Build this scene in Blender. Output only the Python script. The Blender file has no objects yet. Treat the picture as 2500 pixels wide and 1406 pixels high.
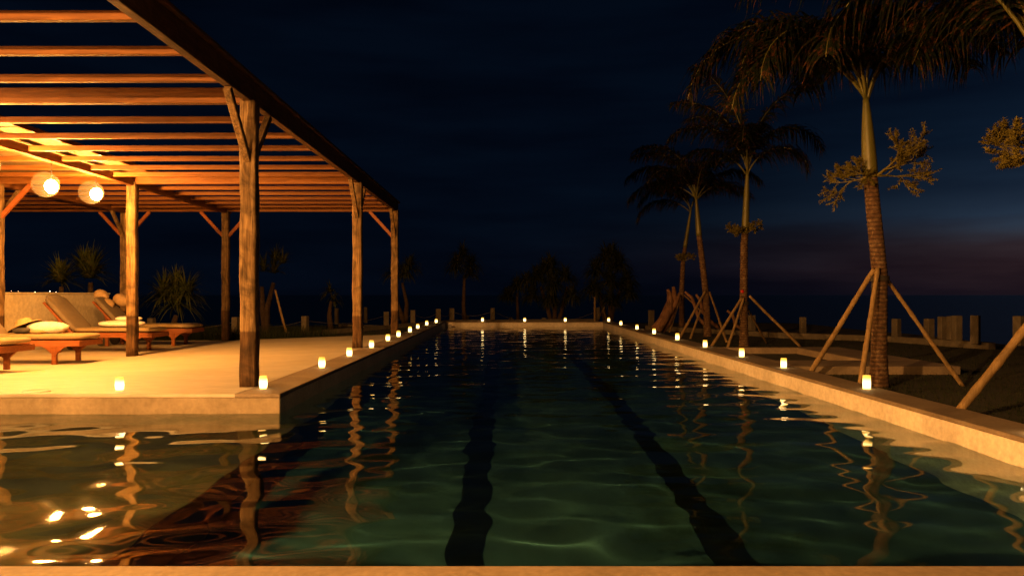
import bpy, math, random
import numpy as np
from mathutils import Vector, Matrix
R = math.radians
rnd = random.Random(7)
S = bpy.context.scene

# ------------------------------------------------------------------ camera
cam_d = bpy.data.cameras.new('camera'); cam = bpy.data.objects.new('camera', cam_d)
S.collection.objects.link(cam); S.camera = cam
cam_d.sensor_width = 36; cam_d.lens = 28.0
cam_d.shift_x = 13/2500; cam_d.shift_y = 17/2500
cam_d.clip_end = 20000; cam_d.clip_start = 0.05
cam.location = (0, 0, .95); cam.rotation_euler = (R(90), 0, 0)
F = 1944.0
def P(px, py, y): return ((px-1237)/F*y, y, .95+(720-py)/F*y)

# ------------------------------------------------------------------ exposure
S.view_settings.view_transform = 'Standard'; S.view_settings.look = 'None'
S.view_settings.exposure = 0; S.view_settings.gamma = 1
S.render.engine = 'CYCLES'
cy = S.cycles
cy.use_denoising = True; cy.use_adaptive_sampling = False
cy.max_bounces = 7; cy.diffuse_bounces = 3; cy.glossy_bounces = 3; cy.transmission_bounces = 5; cy.transparent_max_bounces = 12
cy.caustics_reflective = False; cy.caustics_refractive = True
cy.sample_clamp_indirect = 6

LAMP_W = 430.0
BACK_W = 4600.0; BACK_COL = (1.0, .47, .13)
LAMP_COL = (1.0, .385, .05)

# ------------------------------------------------------------------ dusk sky (world)
W = bpy.data.worlds.new('World'); S.world = W; W.use_nodes = True
nt = W.node_tree; nt.nodes.clear()
def N(tree, t, **kw):
    n = tree.nodes.new(t)
    for k, v in kw.items(): setattr(n, k, v)
    return n
def mth(tree, op, a, b=None, c=None):
    n = N(tree, 'ShaderNodeMath', operation=op)
    for i, v in enumerate((a, b, c)):
        if v is None: continue
        if isinstance(v, (int, float)): n.inputs[i].default_value = v
        else: tree.links.new(v, n.inputs[i])
    return n.outputs[0]
def ramp(tree, fac, stops, interp='LINEAR'):
    n = N(tree, 'ShaderNodeValToRGB'); cr = n.color_ramp; cr.interpolation = interp
    while len(cr.elements) > 1: cr.elements.remove(cr.elements[-1])
    for i, (p, c) in enumerate(stops):
        e = cr.elements[0] if i == 0 else cr.elements.new(p)
        e.position = p; e.color = (*c, 1) if len(c) == 3 else c
    tree.links.new(fac, n.inputs[0]); return n.outputs[0]
def mixc(tree, fac, a, b, mode='MIX'):
    n = N(tree, 'ShaderNodeMix', data_type='RGBA', blend_type=mode)
    for sock, v in ((n.inputs[0], fac), (n.inputs[6], a), (n.inputs[7], b)):
        if isinstance(v, (int, float)): sock.default_value = v
        elif isinstance(v, tuple): sock.default_value = (*v, 1)
        else: tree.links.new(v, sock)
    return n.outputs[2]
tc = N(nt, 'ShaderNodeTexCoord'); sep = N(nt, 'ShaderNodeSeparateXYZ'); nt.links.new(tc.outputs['Generated'], sep.inputs[0])
elev = mth(nt, 'ARCSINE', sep.outputs[2])
az = mth(nt, 'ARCTAN2', sep.outputs[0], sep.outputs[1])
cmb = N(nt, 'ShaderNodeCombineXYZ')
nt.links.new(az, cmb.inputs[0]); nt.links.new(mth(nt, 'MULTIPLY', elev, 7.0), cmb.inputs[1])
cn = N(nt, 'ShaderNodeTexNoise'); cn.inputs['Scale'].default_value = 3.2; cn.inputs['Detail'].default_value = 6
nt.links.new(cmb.outputs[0], cn.inputs['Vector'])
warp = mth(nt, 'MULTIPLY_ADD', cn.outputs[0], .05, -.025)
ew = mth(nt, 'ADD', elev, warp)
fe = mth(nt, 'DIVIDE', mth(nt, 'MAXIMUM', ew, 0.0), R(45))
d = 45.0
west = ramp(nt, fe, [(0, (.0090, .0055, .0095)), (.6/d, (.013, .0072, .0110)), (1.7/d, (.028, .0150, .0185)), (3.0/d, (.032, .0215, .0265)),
                     (3.9/d, (.028, .0300, .0430)), (5.0/d, (.0200, .0360, .0640)), (6.6/d, (.0095, .0195, .0390)), (9.5/d, (.0042, .0105, .0245)),
                     (16/d, (.0014, .0048, .0130)), (1, (.0005, .0018, .0048))])
east = ramp(nt, fe, [(0, (.0008, .0022, .0060)), (6/d, (.0009, .0030, .0080)), (20/d, (.0007, .0026, .0072)), (1, (.0005, .0018, .0050))])
# afterglow: strongest where the sun went down, out to the right
da = mth(nt, 'DIVIDE', mth(nt, 'SUBTRACT', az, R(46)), R(21))
glow = mth(nt, 'POWER', 2.718, mth(nt, 'MULTIPLY', mth(nt, 'MULTIPLY', da, da), -1.0))
glow = mth(nt, 'MULTIPLY', glow, 1.3)
sky = mixc(nt, glow, east, west)
cl = ramp(nt, cn.outputs[0], [(.35, (.62, .60, .66)), (.62, (1.15, 1.12, 1.08))])
sky = mixc(nt, 1.0, sky, cl, 'MULTIPLY')
bg = N(nt, 'ShaderNodeBackground'); out = N(nt, 'ShaderNodeOutputWorld')
nt.links.new(sky, bg.inputs[0]); bg.inputs[1].default_value = 1.0
nt.links.new(bg.outputs[0], out.inputs[0])

# ------------------------------------------------------------------ object helpers
LOC = {}
def put(o, parent=None, loc=(0, 0, 0)):
    S.collection.objects.link(o)
    if parent is not None: o.parent = parent
    o.location = loc; return o
def tag(o, label=None, cat=None, group=None, kind=None):
    if label: o['label'] = label
    if cat: o['category'] = cat
    if group: o['group'] = group
    if kind: o['kind'] = kind
    return o
def thing(name, loc, label, cat, group=None, rz=0):
    o = bpy.data.objects.new(name, None); put(o, None, loc); o.rotation_euler.z = rz
    o.empty_display_size = .1
    LOC[o.name] = Vector(loc) if rz == 0 else Vector((0, 0, 0))
    return tag(o, label, cat, group)
class MB:
    def __init__(s): s.v = []; s.f = []
    def add(s, vs, fs):
        b = len(s.v); s.v += [tuple(p) for p in vs]; s.f += [tuple(i+b for i in f) for f in fs]
    def box(s, x0, x1, y0, y1, z0, z1, bev=0):
        s.obox(((x0+x1)/2, (y0+y1)/2, (z0+z1)/2), (x1-x0, y1-y0, z1-z0), None, bev)
    def obox(s, c, d, M=None, bev=0):
        hx, hy, hz = d[0]/2, d[1]/2, d[2]/2; c = Vector(c)
        if bev:
            b = min(bev, hx*.9, hy*.9, hz*.9); vs = []; idx = {}
            for sx in (-1, 1):
                for sy in (-1, 1):
                    for sz in (-1, 1):
                        for k in range(3):
                            p = [sx*(hx-b), sy*(hy-b), sz*(hz-b)]; p[k] = (sx*hx, sy*hy, sz*hz)[k]
                            idx[(sx, sy, sz, k)] = len(vs); vs.append(Vector(p))
            fs = []
            for k in range(3):
                a, b2 = [i for i in range(3) if i != k]
                for sg in (-1, 1):
                    q = []
                    for u, w in ((-1, -1), (1, -1), (1, 1), (-1, 1)):
                        t = [0, 0, 0]; t[k] = sg; t[a] = u; t[b2] = w; q.append(idx[(*t, k)])
                    fs.append(q)
            for k in range(3):
                a, b2 = [i for i in range(3) if i != k]
                for u in (-1, 1):
                    for w in (-1, 1):
                        t0 = [0]*3; t0[k] = -1; t0[a] = u; t0[b2] = w; t1 = list(t0); t1[k] = 1
                        fs.append([idx[(*t0, a)], idx[(*t1, a)], idx[(*t1, b2)], idx[(*t0, b2)]])
            for sx in (-1, 1):
                for sy in (-1, 1):
                    for sz in (-1, 1): fs.append([idx[(sx, sy, sz, k)] for k in range(3)])
        else:
            vs = [Vector((sx*hx, sy*hy, sz*hz)) for sx in (-1, 1) for sy in (-1, 1) for sz in (-1, 1)]
            fs = [(0, 1, 3, 2), (4, 6, 7, 5), (0, 4, 5, 1), (2, 3, 7, 6), (0, 2, 6, 4), (1, 5, 7, 3)]
        s.add([c+(M @ v if M is not None else v) for v in vs], fs)
    def bar(s, a, b, w, h, bev=0, up=(0, 0, 1)):
        a, b = Vector(a), Vector(b); y = (b-a); L = y.length; y.normalize()
        x = y.cross(Vector(up)).normalized(); z = x.cross(y)
        s.obox((a+b)/2, (w, L, h), Matrix((x, y, z)).transposed(), bev)
    def tube(s, pts, rad, n=8, caps=True, jit=0):
        pts = [Vector(p) for p in pts]; m = len(pts)
        if isinstance(rad, (int, float)): rad = [rad]*m
        t = [(pts[min(i+1, m-1)]-pts[max(i-1, 0)]).normalized() for i in range(m)]
        u = t[0].cross(Vector((.3, .9, .1))).normalized(); vs = []
        for i in range(m):
            u = (u-t[i]*u.dot(t[i])).normalized(); w = t[i].cross(u)
            for k in range(n):
                a = 2*math.pi*k/n; r = rad[i]*(1+rnd.uniform(-jit, jit))
                vs.append(pts[i]+u*math.cos(a)*r+w*math.sin(a)*r)
        fs = [(i*n+k, i*n+(k+1) % n, (i+1)*n+(k+1) % n, (i+1)*n+k) for i in range(m-1) for k in range(n)]
        if caps: fs += [tuple(range(n-1, -1, -1)), tuple(range((m-1)*n, m*n))]
        s.add(vs, fs)
    def lathe(s, prof, c=(0, 0, 0), n=24, cap0=False, cap1=False):
        vs = [(c[0]+r*math.cos(2*math.pi*k/n), c[1]+r*math.sin(2*math.pi*k/n), c[2]+z) for r, z in prof for k in range(n)]
        m = len(prof)
        fs = [(i*n+k, i*n+(k+1) % n, (i+1)*n+(k+1) % n, (i+1)*n+k) for i in range(m-1) for k in range(n)]
        if cap0: fs.append(tuple(range(n-1, -1, -1)))
        if cap1: fs.append(tuple(range((m-1)*n, m*n)))
        s.add(vs, fs)
    def sphere(s, c, r, n=16, m=10, sq=(1, 1, 1)):
        vs = []; fs = []
        for i in range(m+1):
            ph = math.pi*i/m
            for k in range(n):
                a = 2*math.pi*k/n
                vs.append((c[0]+r*sq[0]*math.sin(ph)*math.cos(a), c[1]+r*sq[1]*math.sin(ph)*math.sin(a), c[2]+r*sq[2]*math.cos(ph)))
        for i in range(m):
            for k in range(n): fs.append((i*n+k, (i+1)*n+k, (i+1)*n+(k+1) % n, i*n+(k+1) % n))
        s.add(vs, fs)
    def leaf(s, p, dirv, L, w, droop, segs=3, side=None):
        """a tapering strap leaf with a slight fold that bends down along its length"""
        p = Vector(p); d = Vector(dirv).normalized(); vs = []; st = L/segs
        sd = side if side is not None else d.cross(Vector((0, 0, 1)))
        if sd.length < 1e-3: sd = Vector((1, 0, 0))
        sd = sd.normalized()
        for i in range(segs+1):
            t = i/segs; ww = w*(.55+.45*math.sin(math.pi*min(1, t*1.3+.15)))*(1-t**3)
            if i == segs: vs.append(p.copy())
            else: vs += [p-sd*ww/2, p+sd*ww/2]
            p = p+d*st; d = (d+Vector((0, 0, -droop/segs))).normalized()
        fs = [(2*i, 2*i+1, 2*i+3, 2*i+2) for i in range(segs-1)]
        fs.append((2*segs-2, 2*segs-1, 2*segs))
        s.add(vs, fs)
    def mesh(s, name, mat, smooth=False, off=None):
        me = bpy.data.meshes.new(name)
        vs = s.v if off is None else [(a-off[0], b-off[1], c-off[2]) for a, b, c in s.v]
        me.from_pydata(vs, [], s.f); me.materials.append(mat)
        if smooth: me.shade_smooth()
        me.update(); return me
    def build(s, name, mat, parent=None, smooth=False, root=None):
        r = root or parent; off = LOC.get(r.name) if r is not None else None
        o = bpy.data.objects.new(name, s.mesh(name, mat, smooth, off)); return put(o, parent)
def copy_tree(o, parent=None):
    c = o.copy(); S.collection.objects.link(c)
    if parent is not None: c.parent = parent
    for ch in list(o.children): copy_tree(ch, c)
    return c

# ------------------------------------------------------------------ materials
def mat(name):
    m = bpy.data.materials.new(name); m.use_nodes = True
    t = m.node_tree; b = t.nodes['Principled BSDF']; return m, t, b
def noise(t, scale, detail=4, vec=None, rough=.55, dist=0):
    n = N(t, 'ShaderNodeTexNoise'); n.inputs['Scale'].default_value = scale; n.inputs['Detail'].default_value = detail
    n.inputs['Roughness'].default_value = rough; n.inputs['Distortion'].default_value = dist
    if vec is not None: t.links.new(vec, n.inputs['Vector'])
    return n.outputs[0]
def objv(t, scale=(1, 1, 1), rand=False):
    c = N(t, 'ShaderNodeTexCoord'); m = N(t, 'ShaderNodeMapping'); m.inputs['Scale'].default_value = scale
    v = c.outputs['Object']
    if rand:
        oi = N(t, 'ShaderNodeObjectInfo'); a = N(t, 'ShaderNodeVectorMath', operation='ADD')
        cb = N(t, 'ShaderNodeCombineXYZ'); k = mth(t, 'MULTIPLY', oi.outputs['Random'], 37.0)
        for i in range(3): t.links.new(k, cb.inputs[i])
        t.links.new(v, a.inputs[0]); t.links.new(cb.outputs[0], a.inputs[1]); v = a.outputs[0]
    t.links.new(v, m.inputs['Vector']); return m.outputs[0]
def bump(t, b, h, strength, dist=.02):
    n = N(t, 'ShaderNodeBump'); n.inputs['Strength'].default_value = strength; n.inputs['Distance'].default_value = dist
    t.links.new(h, n.inputs['Height']); t.links.new(n.outputs[0], b.inputs['Normal'])
def blotchy(name, c0, c1, c2, scale=1.5, fine=28, rough=.8, bs=.35, vs=(1, 1, 1), rand=False, bd=.01):
    m, t, b = mat(name); v = objv(t, vs, rand)
    n1 = noise(t, scale, 6, v, .6, .6); n2 = noise(t, fine, 5, v)
    col = ramp(t, n1, [(.3, c0), (.52, c1), (.72, c2)])
    col = mixc(t, .55, col, ramp(t, n2, [(.3, (.62, .6, .58)), (.7, (1.15, 1.15, 1.15))]), 'MULTIPLY')
    t.links.new(col, b.inputs['Base Color']); b.inputs['Roughness'].default_value = rough
    bump(t, b, mth(t, 'ADD', n2, mth(t, 'MULTIPLY', n1, 1.5)), bs, bd); return m
M_conc = blotchy('cast_concrete', (.60, .53, .42), (.72, .64, .52), (.80, .72, .60), 1.1, 22)
M_deck = blotchy('terrace_screed', (.40, .35, .27), (.46, .405, .315), (.51, .45, .35), .8, 9, .62, .15, (.5, 1.8, 1))
M_cope = blotchy('coping_concrete', (.16, .12, .08), (.22, .165, .11), (.28, .215, .15), 1.6, 30, .72, .3)
M_face = blotchy('weathered_face', (.20, .155, .10), (.28, .22, .145), (.36, .29, .20), 1.3, 18, .85, .35)
M_wall = blotchy('plaster_wall', (.62, .53, .37), (.70, .61, .44), (.76, .68, .50), .9, 15, .85, .2)
M_tile = blotchy('pool_floor_render', (.016, .034, .040), (.050, .084, .092), (.125, .180, .178), .42, 4, .7, .1)
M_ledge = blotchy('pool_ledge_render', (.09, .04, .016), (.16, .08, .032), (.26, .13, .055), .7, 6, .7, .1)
M_lane = blotchy('lane_tile', (.001, .002, .002), (.002, .003, .003), (.003, .005, .005), 3, 20, .5, .1)
M_stone = blotchy('fence_concrete', (.07, .055, .042), (.10, .083, .062), (.14, .118, .09), 4, 40, .9, .5, rand=True)
def wood(name, ax, c0, c1, c2, rough=.6, bs=.4, patch=0, foot=False):
    m, t, b = mat(name); s = [14, 14, 14]; s[ax] = .9; v = objv(t, tuple(s), True); v2 = objv(t, (1, 1, 1), True)
    g = noise(t, 2.2, 8, v, .62, 1.2)
    col = ramp(t, g, [(.28, c0), (.5, c1), (.72, c2)])
    if patch:
        pn = noise(t, 3.2, 5, v2, .6, 1.5)
        col = mixc(t, 1.0, col, ramp(t, pn, [(.36, (1-patch,)*3), (.58, (1.15, 1.12, 1.05))]), 'MULTIPLY')
    b.inputs['Specular IOR Level'].default_value = .18
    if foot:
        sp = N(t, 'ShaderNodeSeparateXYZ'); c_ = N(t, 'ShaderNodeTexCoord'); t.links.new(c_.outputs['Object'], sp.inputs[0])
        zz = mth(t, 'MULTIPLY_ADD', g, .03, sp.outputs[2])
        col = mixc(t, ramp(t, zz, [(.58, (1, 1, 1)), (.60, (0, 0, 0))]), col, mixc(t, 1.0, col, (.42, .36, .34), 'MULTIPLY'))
    t.links.new(col, b.inputs['Base Color']); b.inputs['Roughness'].default_value = rough
    bump(t, b, g, bs, .006); return m
M_wx = wood('rafter_wood', 0, (.075, .027, .007), (.13, .050, .012), (.20, .082, .021), .6, .3)
M_wy = wood('beam_wood', 1, (.07, .025, .008), (.12, .045, .015), (.18, .072, .025), .55, .3)
M_wo = wood('weathered_dark_beam', 1, (.05, .026, .013), (.10, .05, .022), (.17, .085, .035), .7, .5, .3)
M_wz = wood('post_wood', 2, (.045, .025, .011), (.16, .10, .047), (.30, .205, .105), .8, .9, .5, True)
M_wd = wood('lounger_teak', 0, (.15, .045, .014), (.22, .07, .022), (.28, .10, .034), .5, .3)
M_drift = wood('driftwood', 2, (.09, .045, .03), (.16, .085, .055), (.24, .14, .09), .9, .9, .4)
M_bam = wood('bamboo_skin', 2, (.14, .09, .04), (.21, .14, .065), (.28, .20, .10), .6, .3, .25)
M_mat_ = blotchy('reed_matting', (.06, .035, .012), (.13, .085, .03), (.20, .14, .05), 5, 60, .8, .8, (1, 22, 1))
M_fab = blotchy('mattress_canvas', (.22, .155, .075), (.26, .19, .095), (.31, .23, .125), 2, 70, .95, .2)
M_fabd = blotchy('brown_canvas', (.14, .105, .07), (.17, .13, .085), (.20, .155, .10), 3, 80, .95, .2)
M_towel = blotchy('white_towel', (.70, .64, .55), (.78, .73, .65), (.80, .77, .70), 9, 90, 1, .9)
M_straw = blotchy('straw', (.30, .19, .09), (.40, .26, .12), (.48, .33, .17), 8, 80, .9, .9)
M_dark = blotchy('dark_rubber', (.02, .016, .012), (.03, .024, .02), (.045, .036, .03), 8, 60, .7, .3)
M_rope = blotchy('hemp_rope', (.06, .05, .035), (.09, .075, .05), (.12, .10, .07), 8, 80, .9, .3)
def palm_bark():
    m, t, b = mat('palm_bark'); v = objv(t, (1, 1, 1), True)
    w = N(t, 'ShaderNodeTexWave', wave_type='BANDS', bands_direction='Z'); w.inputs['Scale'].default_value = 6.5
    w.inputs['Distortion'].default_value = 1.6; w.inputs['Detail'].default_value = 3; w.inputs['Detail Scale'].default_value = 2.5
    t.links.new(v, w.inputs['Vector']); n = noise(t, 16, 6, v, .65, .8)
    col = ramp(t, n, [(.3, (.045, .021, .010)), (.5, (.09, .045, .022)), (.68, (.19, .125, .07))])
    col = mixc(t, .8, col, ramp(t, w.outputs['Fac'], [(.1, (.35, .33, .3)), (.4, (1, 1, 1))]), 'MULTIPLY')
    t.links.new(col, b.inputs['Base Color']); b.inputs['Roughness'].default_value = .9
    bump(t, b, mth(t, 'ADD', w.outputs['Fac'], n), .7, .012); return m
M_bark = palm_bark()
M_shaft = blotchy('palm_crownshaft', (.060, .060, .010), (.09, .083, .015), (.12, .11, .024), 3, 30, .45, .15, (1, 1, .3))
M_bark2 = blotchy('screwpine_bark', (.03, .017, .010), (.055, .032, .02), (.09, .06, .035), 9, 40, .95, .8)
def leafmat(name, c0, c1, c2, brown=.0, sc=3.0):
    m, t, b = mat(name); v = objv(t, (1, 1, 1)); n = noise(t, sc, 5, v, .7)
    n2 = noise(t, sc*7, 3, v, .7)
    col = ramp(t, n, [(.32, c0), (.5, c1), (.68, c2)])
    if brown: col = mixc(t, mth(t, 'MULTIPLY', ramp(t, n2, [(.52, (0, 0, 0)), (.62, (1, 1, 1))]), brown), col, (.065, .023, .010))
    t.links.new(col, b.inputs['Base Color']); b.inputs['Roughness'].default_value = .7; b.inputs['Specular IOR Level'].default_value = .12
    tr = N(t, 'ShaderNodeBsdfTranslucent'); t.links.new(col, tr.inputs[0]); mx = N(t, 'ShaderNodeMixShader'); mx.inputs[0].default_value = .25
    t.links.new(b.outputs[0], mx.inputs[1]); t.links.new(tr.outputs[0], mx.inputs[2])
    t.links.new(mx.outputs[0], t.nodes['Material Output'].inputs[0]); return m
M_palm = leafmat('palm_leaflet', (.003, .006, .0015), (.005, .010, .0025), (.010, .012, .004), .9, 2.2)
M_strap = leafmat('strap_leaf', (.02, .028, .010), (.032, .042, .013), (.06, .058, .02), .3)
M_strap2 = leafmat('shrub_leaf', (.04, .055, .014), (.065, .085, .02), (.12, .11, .035), .3)
M_epi = leafmat('epiphyte_leaf', (.12, .10, .02), (.17, .14, .03), (.22, .185, .05), .0, 8)
M_grass = leafmat('grass_blade', (.010, .015, .004), (.016, .024, .007), (.028, .032, .01), .0, 1.5)
M_lawn = blotchy('lawn_turf', (.006, .008, .003), (.012, .013, .005), (.028, .02, .01), 1.6, 40, .95, .9, bd=.03)
M_beach = blotchy('beach_sand', (.06, .055, .05), (.09, .08, .07), (.12, .11, .09), .3, 8, .9, .5)
def emis(name, stops, strength, z0, z1):
    m, t, b = mat(name); c = N(t, 'ShaderNodeTexCoord'); sp = N(t, 'ShaderNodeSeparateXYZ'); t.links.new(c.outputs['Object'], sp.inputs[0])
    f = mth(t, 'DIVIDE', mth(t, 'SUBTRACT', sp.outputs[2], z0), z1-z0)
    e = N(t, 'ShaderNodeEmission'); t.links.new(ramp(t, f, stops), e.inputs[0]); e.inputs[1].default_value = strength
    b.inputs['Base Color'].default_value = (.6, .5, .35, 1)
    mx = N(t, 'ShaderNodeAddShader'); t.links.new(b.outputs[0], mx.inputs[0]); t.links.new(e.outputs[0], mx.inputs[1])
    t.links.new(mx.outputs[0], t.nodes['Material Output'].inputs[0]); return m
M_cup = emis('lit_frosted_cup', [(0, (.85, .42, .06)), (.12, (1, .62, .20)), (.4, (1, .78, .40)), (.62, (.75, .48, .16)), (.85, (.30, .155, .018)), (1, (.20, .10, .008))], 5.5, 0, .138)
M_flame = emis('candle_flame', [(0, (1, .6, .2)), (1, (1, .75, .4))], 14, 0, .1)
def globe():
    m, t, b = mat('globe_glass'); tr = N(t, 'ShaderNodeBsdfTransparent'); tr.inputs[0].default_value = (1, .95, .86, 1)
    tl = N(t, 'ShaderNodeBsdfTranslucent'); tl.inputs[0].default_value = (.9, .85, .75, 1)
    mx = N(t, 'ShaderNodeMixShader'); mx.inputs[0].default_value = .0028
    t.links.new(tr.outputs[0], mx.inputs[1]); t.links.new(tl.outputs[0], mx.inputs[2])
    t.links.new(mx.outputs[0], t.nodes['Material Output'].inputs[0]); return m
M_globe = globe()
def bulbglass():
    m, t, b = mat('bulb_glass'); tr = N(t, 'ShaderNodeBsdfTransparent'); e = N(t, 'ShaderNodeEmission'); e.inputs[0].default_value = (1, .72, .38, 1)
    e.inputs[1].default_value = 110; a = N(t, 'ShaderNodeAddShader'); t.links.new(tr.outputs[0], a.inputs[0]); t.links.new(e.outputs[0], a.inputs[1])
    t.links.new(a.outputs[0], t.nodes['Material Output'].inputs[0]); return m
M_bulb = bulbglass()
def water_mat():
    m, t, b = mat('pool_water_surface'); b.inputs['Base Color'].default_value = (.30, .74, .84, 1)
    b.inputs['Transmission Weight'].default_value = 1; b.inputs['IOR'].default_value = 1.333; b.inputs['Roughness'].default_value = .04; return m
M_water = water_mat()
def sea_mat():
    m, t, b = mat('sea_water'); b.inputs['Base Color'].default_value = (.004, .008, .014, 1); b.inputs['Roughness'].default_value = .25
    v = objv(t, (.05, .25, 1)); n = noise(t, 2, 6, v); bump(t, b, n, .6, 1.0); return m
M_sea = sea_mat()

# ------------------------------------------------------------------ ground and pool shell
XL, XR, Y0, Y1 = -2.175, 3.43, 2.79, 28.3      # pool edges
YT = 7.63                                       # front face of the terrace
XE = -8.6                                       # far side of the wing of the pool under the pergola
ZW = -.19; ZF = -1.62; ZL = -.80
def drop(x, y):
    a = min(1, max(0, (-2.7-x)/4)); b = min(1, max(0, (y-8.2)/4)); b = b*b*(3-2*b)
    return -.15*a*b
def lawn_z(x, y):
    z = -.11
    if x < -2: z = -.11-.12*min(1, (-2-x)/4)
    if y > 29: z -= min(2.6, (y-29)*.16) if y > 31 else 0
    if x > 11: z -= min(2.6, (x-11)*.16)
    n = math.sin(x*1.3+.5)*math.cos(y*.9)*.02
    return z+(n if (x > 4.2 or y > 29.2) and not (3.7 < x < 6.3 and 10 < y < 15) else 0)
xs = sorted(set([-60, -40, -30, -22, -17, -14, -12.8, -11, -9.5, -8, -6.5, -5, -3.8, XL-.42, -1, .6, 2, XR+.38] + [4.2+.6*i for i in range(16)] + [14.5, 17, 21, 27, 35, 50, 80]))
ys = sorted(set([-30, -20, -10, -4, 0, 2.41] + [3+.7*i for i in range(23)] + [19.3, 20.3, 21.5, 23, 25, 27, 28.72, 29.5, 30.5, 32, 34, 37, 41, 46, 52, 60]))
vid = {}; vv = []; ff = []
def gv(x, y):
    if (x, y) not in vid: vid[(x, y)] = len(vv); vv.append((x, y, lawn_z(x, y)))
    return vid[(x, y)]
for i in range(len(xs)-1):
    for j in range(len(ys)-1):
        cx, cyy = (xs[i]+xs[i+1])/2, (ys[j]+ys[j+1])/2
        if cx < XR+.38 and cyy < 19.3 and cx > -12.8: continue
        if cx < XR+.38 and XL-.42 < cx and cyy < 28.72: continue
        if cyy < 2.41 and cx > -12.8 and cx < 14: continue
        ff.append((gv(xs[i], ys[j]), gv(xs[i+1], ys[j]), gv(xs[i+1], ys[j+1]), gv(xs[i], ys[j+1])))
mb = MB(); mb.v = vv; mb.f = ff; tag(mb.build('lawn', M_lawn, smooth=True), kind='structure')
mb = MB(); mb.add([(-9000, 40, -2.35), (9000, 40, -2.35), (9000, 15000, -2.35), (-9000, 15000, -2.35)], [(0, 1, 2, 3)])
tag(mb.build('sea', M_sea), kind='structure')

# terrace: level along the pool, then falling a little towards the wall
nx, ny = 40, 50; mb = MB(); tx = np.linspace(-12.8, XL-.42, nx); ty = np.linspace(YT+.36, 19.3, ny)
mb.v = [(x, y, drop(x, y)) for y in ty for x in tx]
mb.f = [(j*nx+i, j*nx+i+1, (j+1)*nx+i+1, (j+1)*nx+i) for j in range(ny-1) for i in range(nx-1)]
b0 = len(mb.v); mb.add([(x, 19.3, drop(x, 19.3)) for x in tx]+[(x, 19.3, -.5) for x in tx], [(i, i+1, nx+i+1, nx+i) for i in range(nx-1)])
tag(mb.build('terrace', M_deck, smooth=False), kind='structure')
# terrace nosing strip at the water (same screed), top 3 mm proud
def slab(name, m, boxes, parent=None, bev=.008):
    mb = MB()
    for b in boxes: mb.box(*b, bev)
    return mb.build(name, m, parent)
tag(slab('terrace_front_wall', M_deck, [(-12.8, XL-.421, YT, YT+.36, -.035, .003)]), kind='structure')
tag(slab('wing_wall', M_face, [(-12.8, XL-.001, YT+.004, YT+.34, ZF-.1, -.036)]), kind='structure')
tag(slab('pool_wall', M_conc, [(XL-.40, XL, YT+.006, Y1+.4, ZF-.1, -.037), (XR, XR+.37, Y0-.38, Y1+.4, ZF-.1, -.034),
      (XL-.3, XR-.001, Y1, Y1+.38, ZF-.1, -.033), (-12.8, XR-.002, Y0-.38, Y0, ZF-.1, -.032), (-12.8, XE, Y0-.1, YT+.1, ZF-.1, -.031)]), kind='structure')
tag(slab('pool_coping', M_cope, [(XL-.42, XL+.004, YT-.004, Y1+.001, -.034, .004), (XR-.004, XR+.38, Y0-.38, Y1+.42, -.033, .003),
      (XL-.42, XR-.004, Y1-.003, Y1+.42, -.032, .002), (-12.8, XR-.004, Y0-.45, Y0+.003, -.031, .003)]), kind='structure')
tag(slab('near_patio', M_face, [(-12.8, 14, -30, Y0-.45, -.3, -.004)]), kind='structure')
basin = tag(slab('pool_floor', M_tile, [(-12.8, XR, Y0-.1, Y1+.1, ZF-.12, ZF)]), kind='structure')
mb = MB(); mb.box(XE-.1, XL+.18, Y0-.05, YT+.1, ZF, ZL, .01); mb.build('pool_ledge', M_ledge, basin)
for lx in (-.25, 1.38):
    mb = MB(); mb.box(lx-.11, lx+.11, Y0, Y1-.6, ZF+.004, ZF+.009); mb.build('lane_line', M_lane, basin)

# ------------------------------------------------------------------ pool water: a real rippled sheet
wr = np.random.RandomState(5)
waves = []
for k in range(80):
    lam = math.exp(wr.uniform(math.log(.27), math.log(1.4)))
    th = wr.normal(math.pi*.5, .8); a = .00082*lam*wr.uniform(.5, 1.2)
    waves.append((2*math.pi/lam*math.cos(th), 2*math.pi/lam*math.sin(th), wr.uniform(0, 6.28), a))
def wz(X, Y):
    Z = np.zeros_like(X)
    for kx, ky, ph, a in waves: Z += a*np.sin(kx*X+ky*Y+ph)
    return Z
def sheet(x0, x1, y0, y1, st):
    nx = int((x1-x0)/st)+2; ny = int((y1-y0)/st)+2
    X, Y = np.meshgrid(np.linspace(x0, x1, nx), np.linspace(y0, y1, ny))
    Z = ZW+wz(X, Y); v = np.stack([X.ravel(), Y.ravel(), Z.ravel()], 1)
    i = np.arange(nx-1)[None, :]+nx*np.arange(ny-1)[:, None]
    return v, np.stack([i, i+1, i+nx+1, i+nx], -1).reshape(-1, 4)
v1, f1 = sheet(XL, XR, Y0, Y1, .027); v2, f2 = sheet(XE, XL, Y0, YT+.006, .027)
wv = np.concatenate([v1, v2]); wf = np.concatenate([f1, f2+len(v1)])
me = bpy.data.meshes.new('pool_water'); me.vertices.add(len(wv)); me.vertices.foreach_set('co', wv.ravel())
me.loops.add(len(wf)*4); me.loops.foreach_set('vertex_index', wf.ravel().astype(np.int32))
me.polygons.add(len(wf)); me.polygons.foreach_set('loop_start', np.arange(len(wf), dtype=np.int32)*4)
me.polygons.foreach_set('loop_total', np.full(len(wf), 4, dtype=np.int32)); me.update(); me.validate(); me.shade_smooth()
me.materials.append(M_water); wo = put(bpy.data.objects.new('pool_water', me)); tag(wo, kind='structure')
wo.cycles.is_caustics_caster = True

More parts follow.
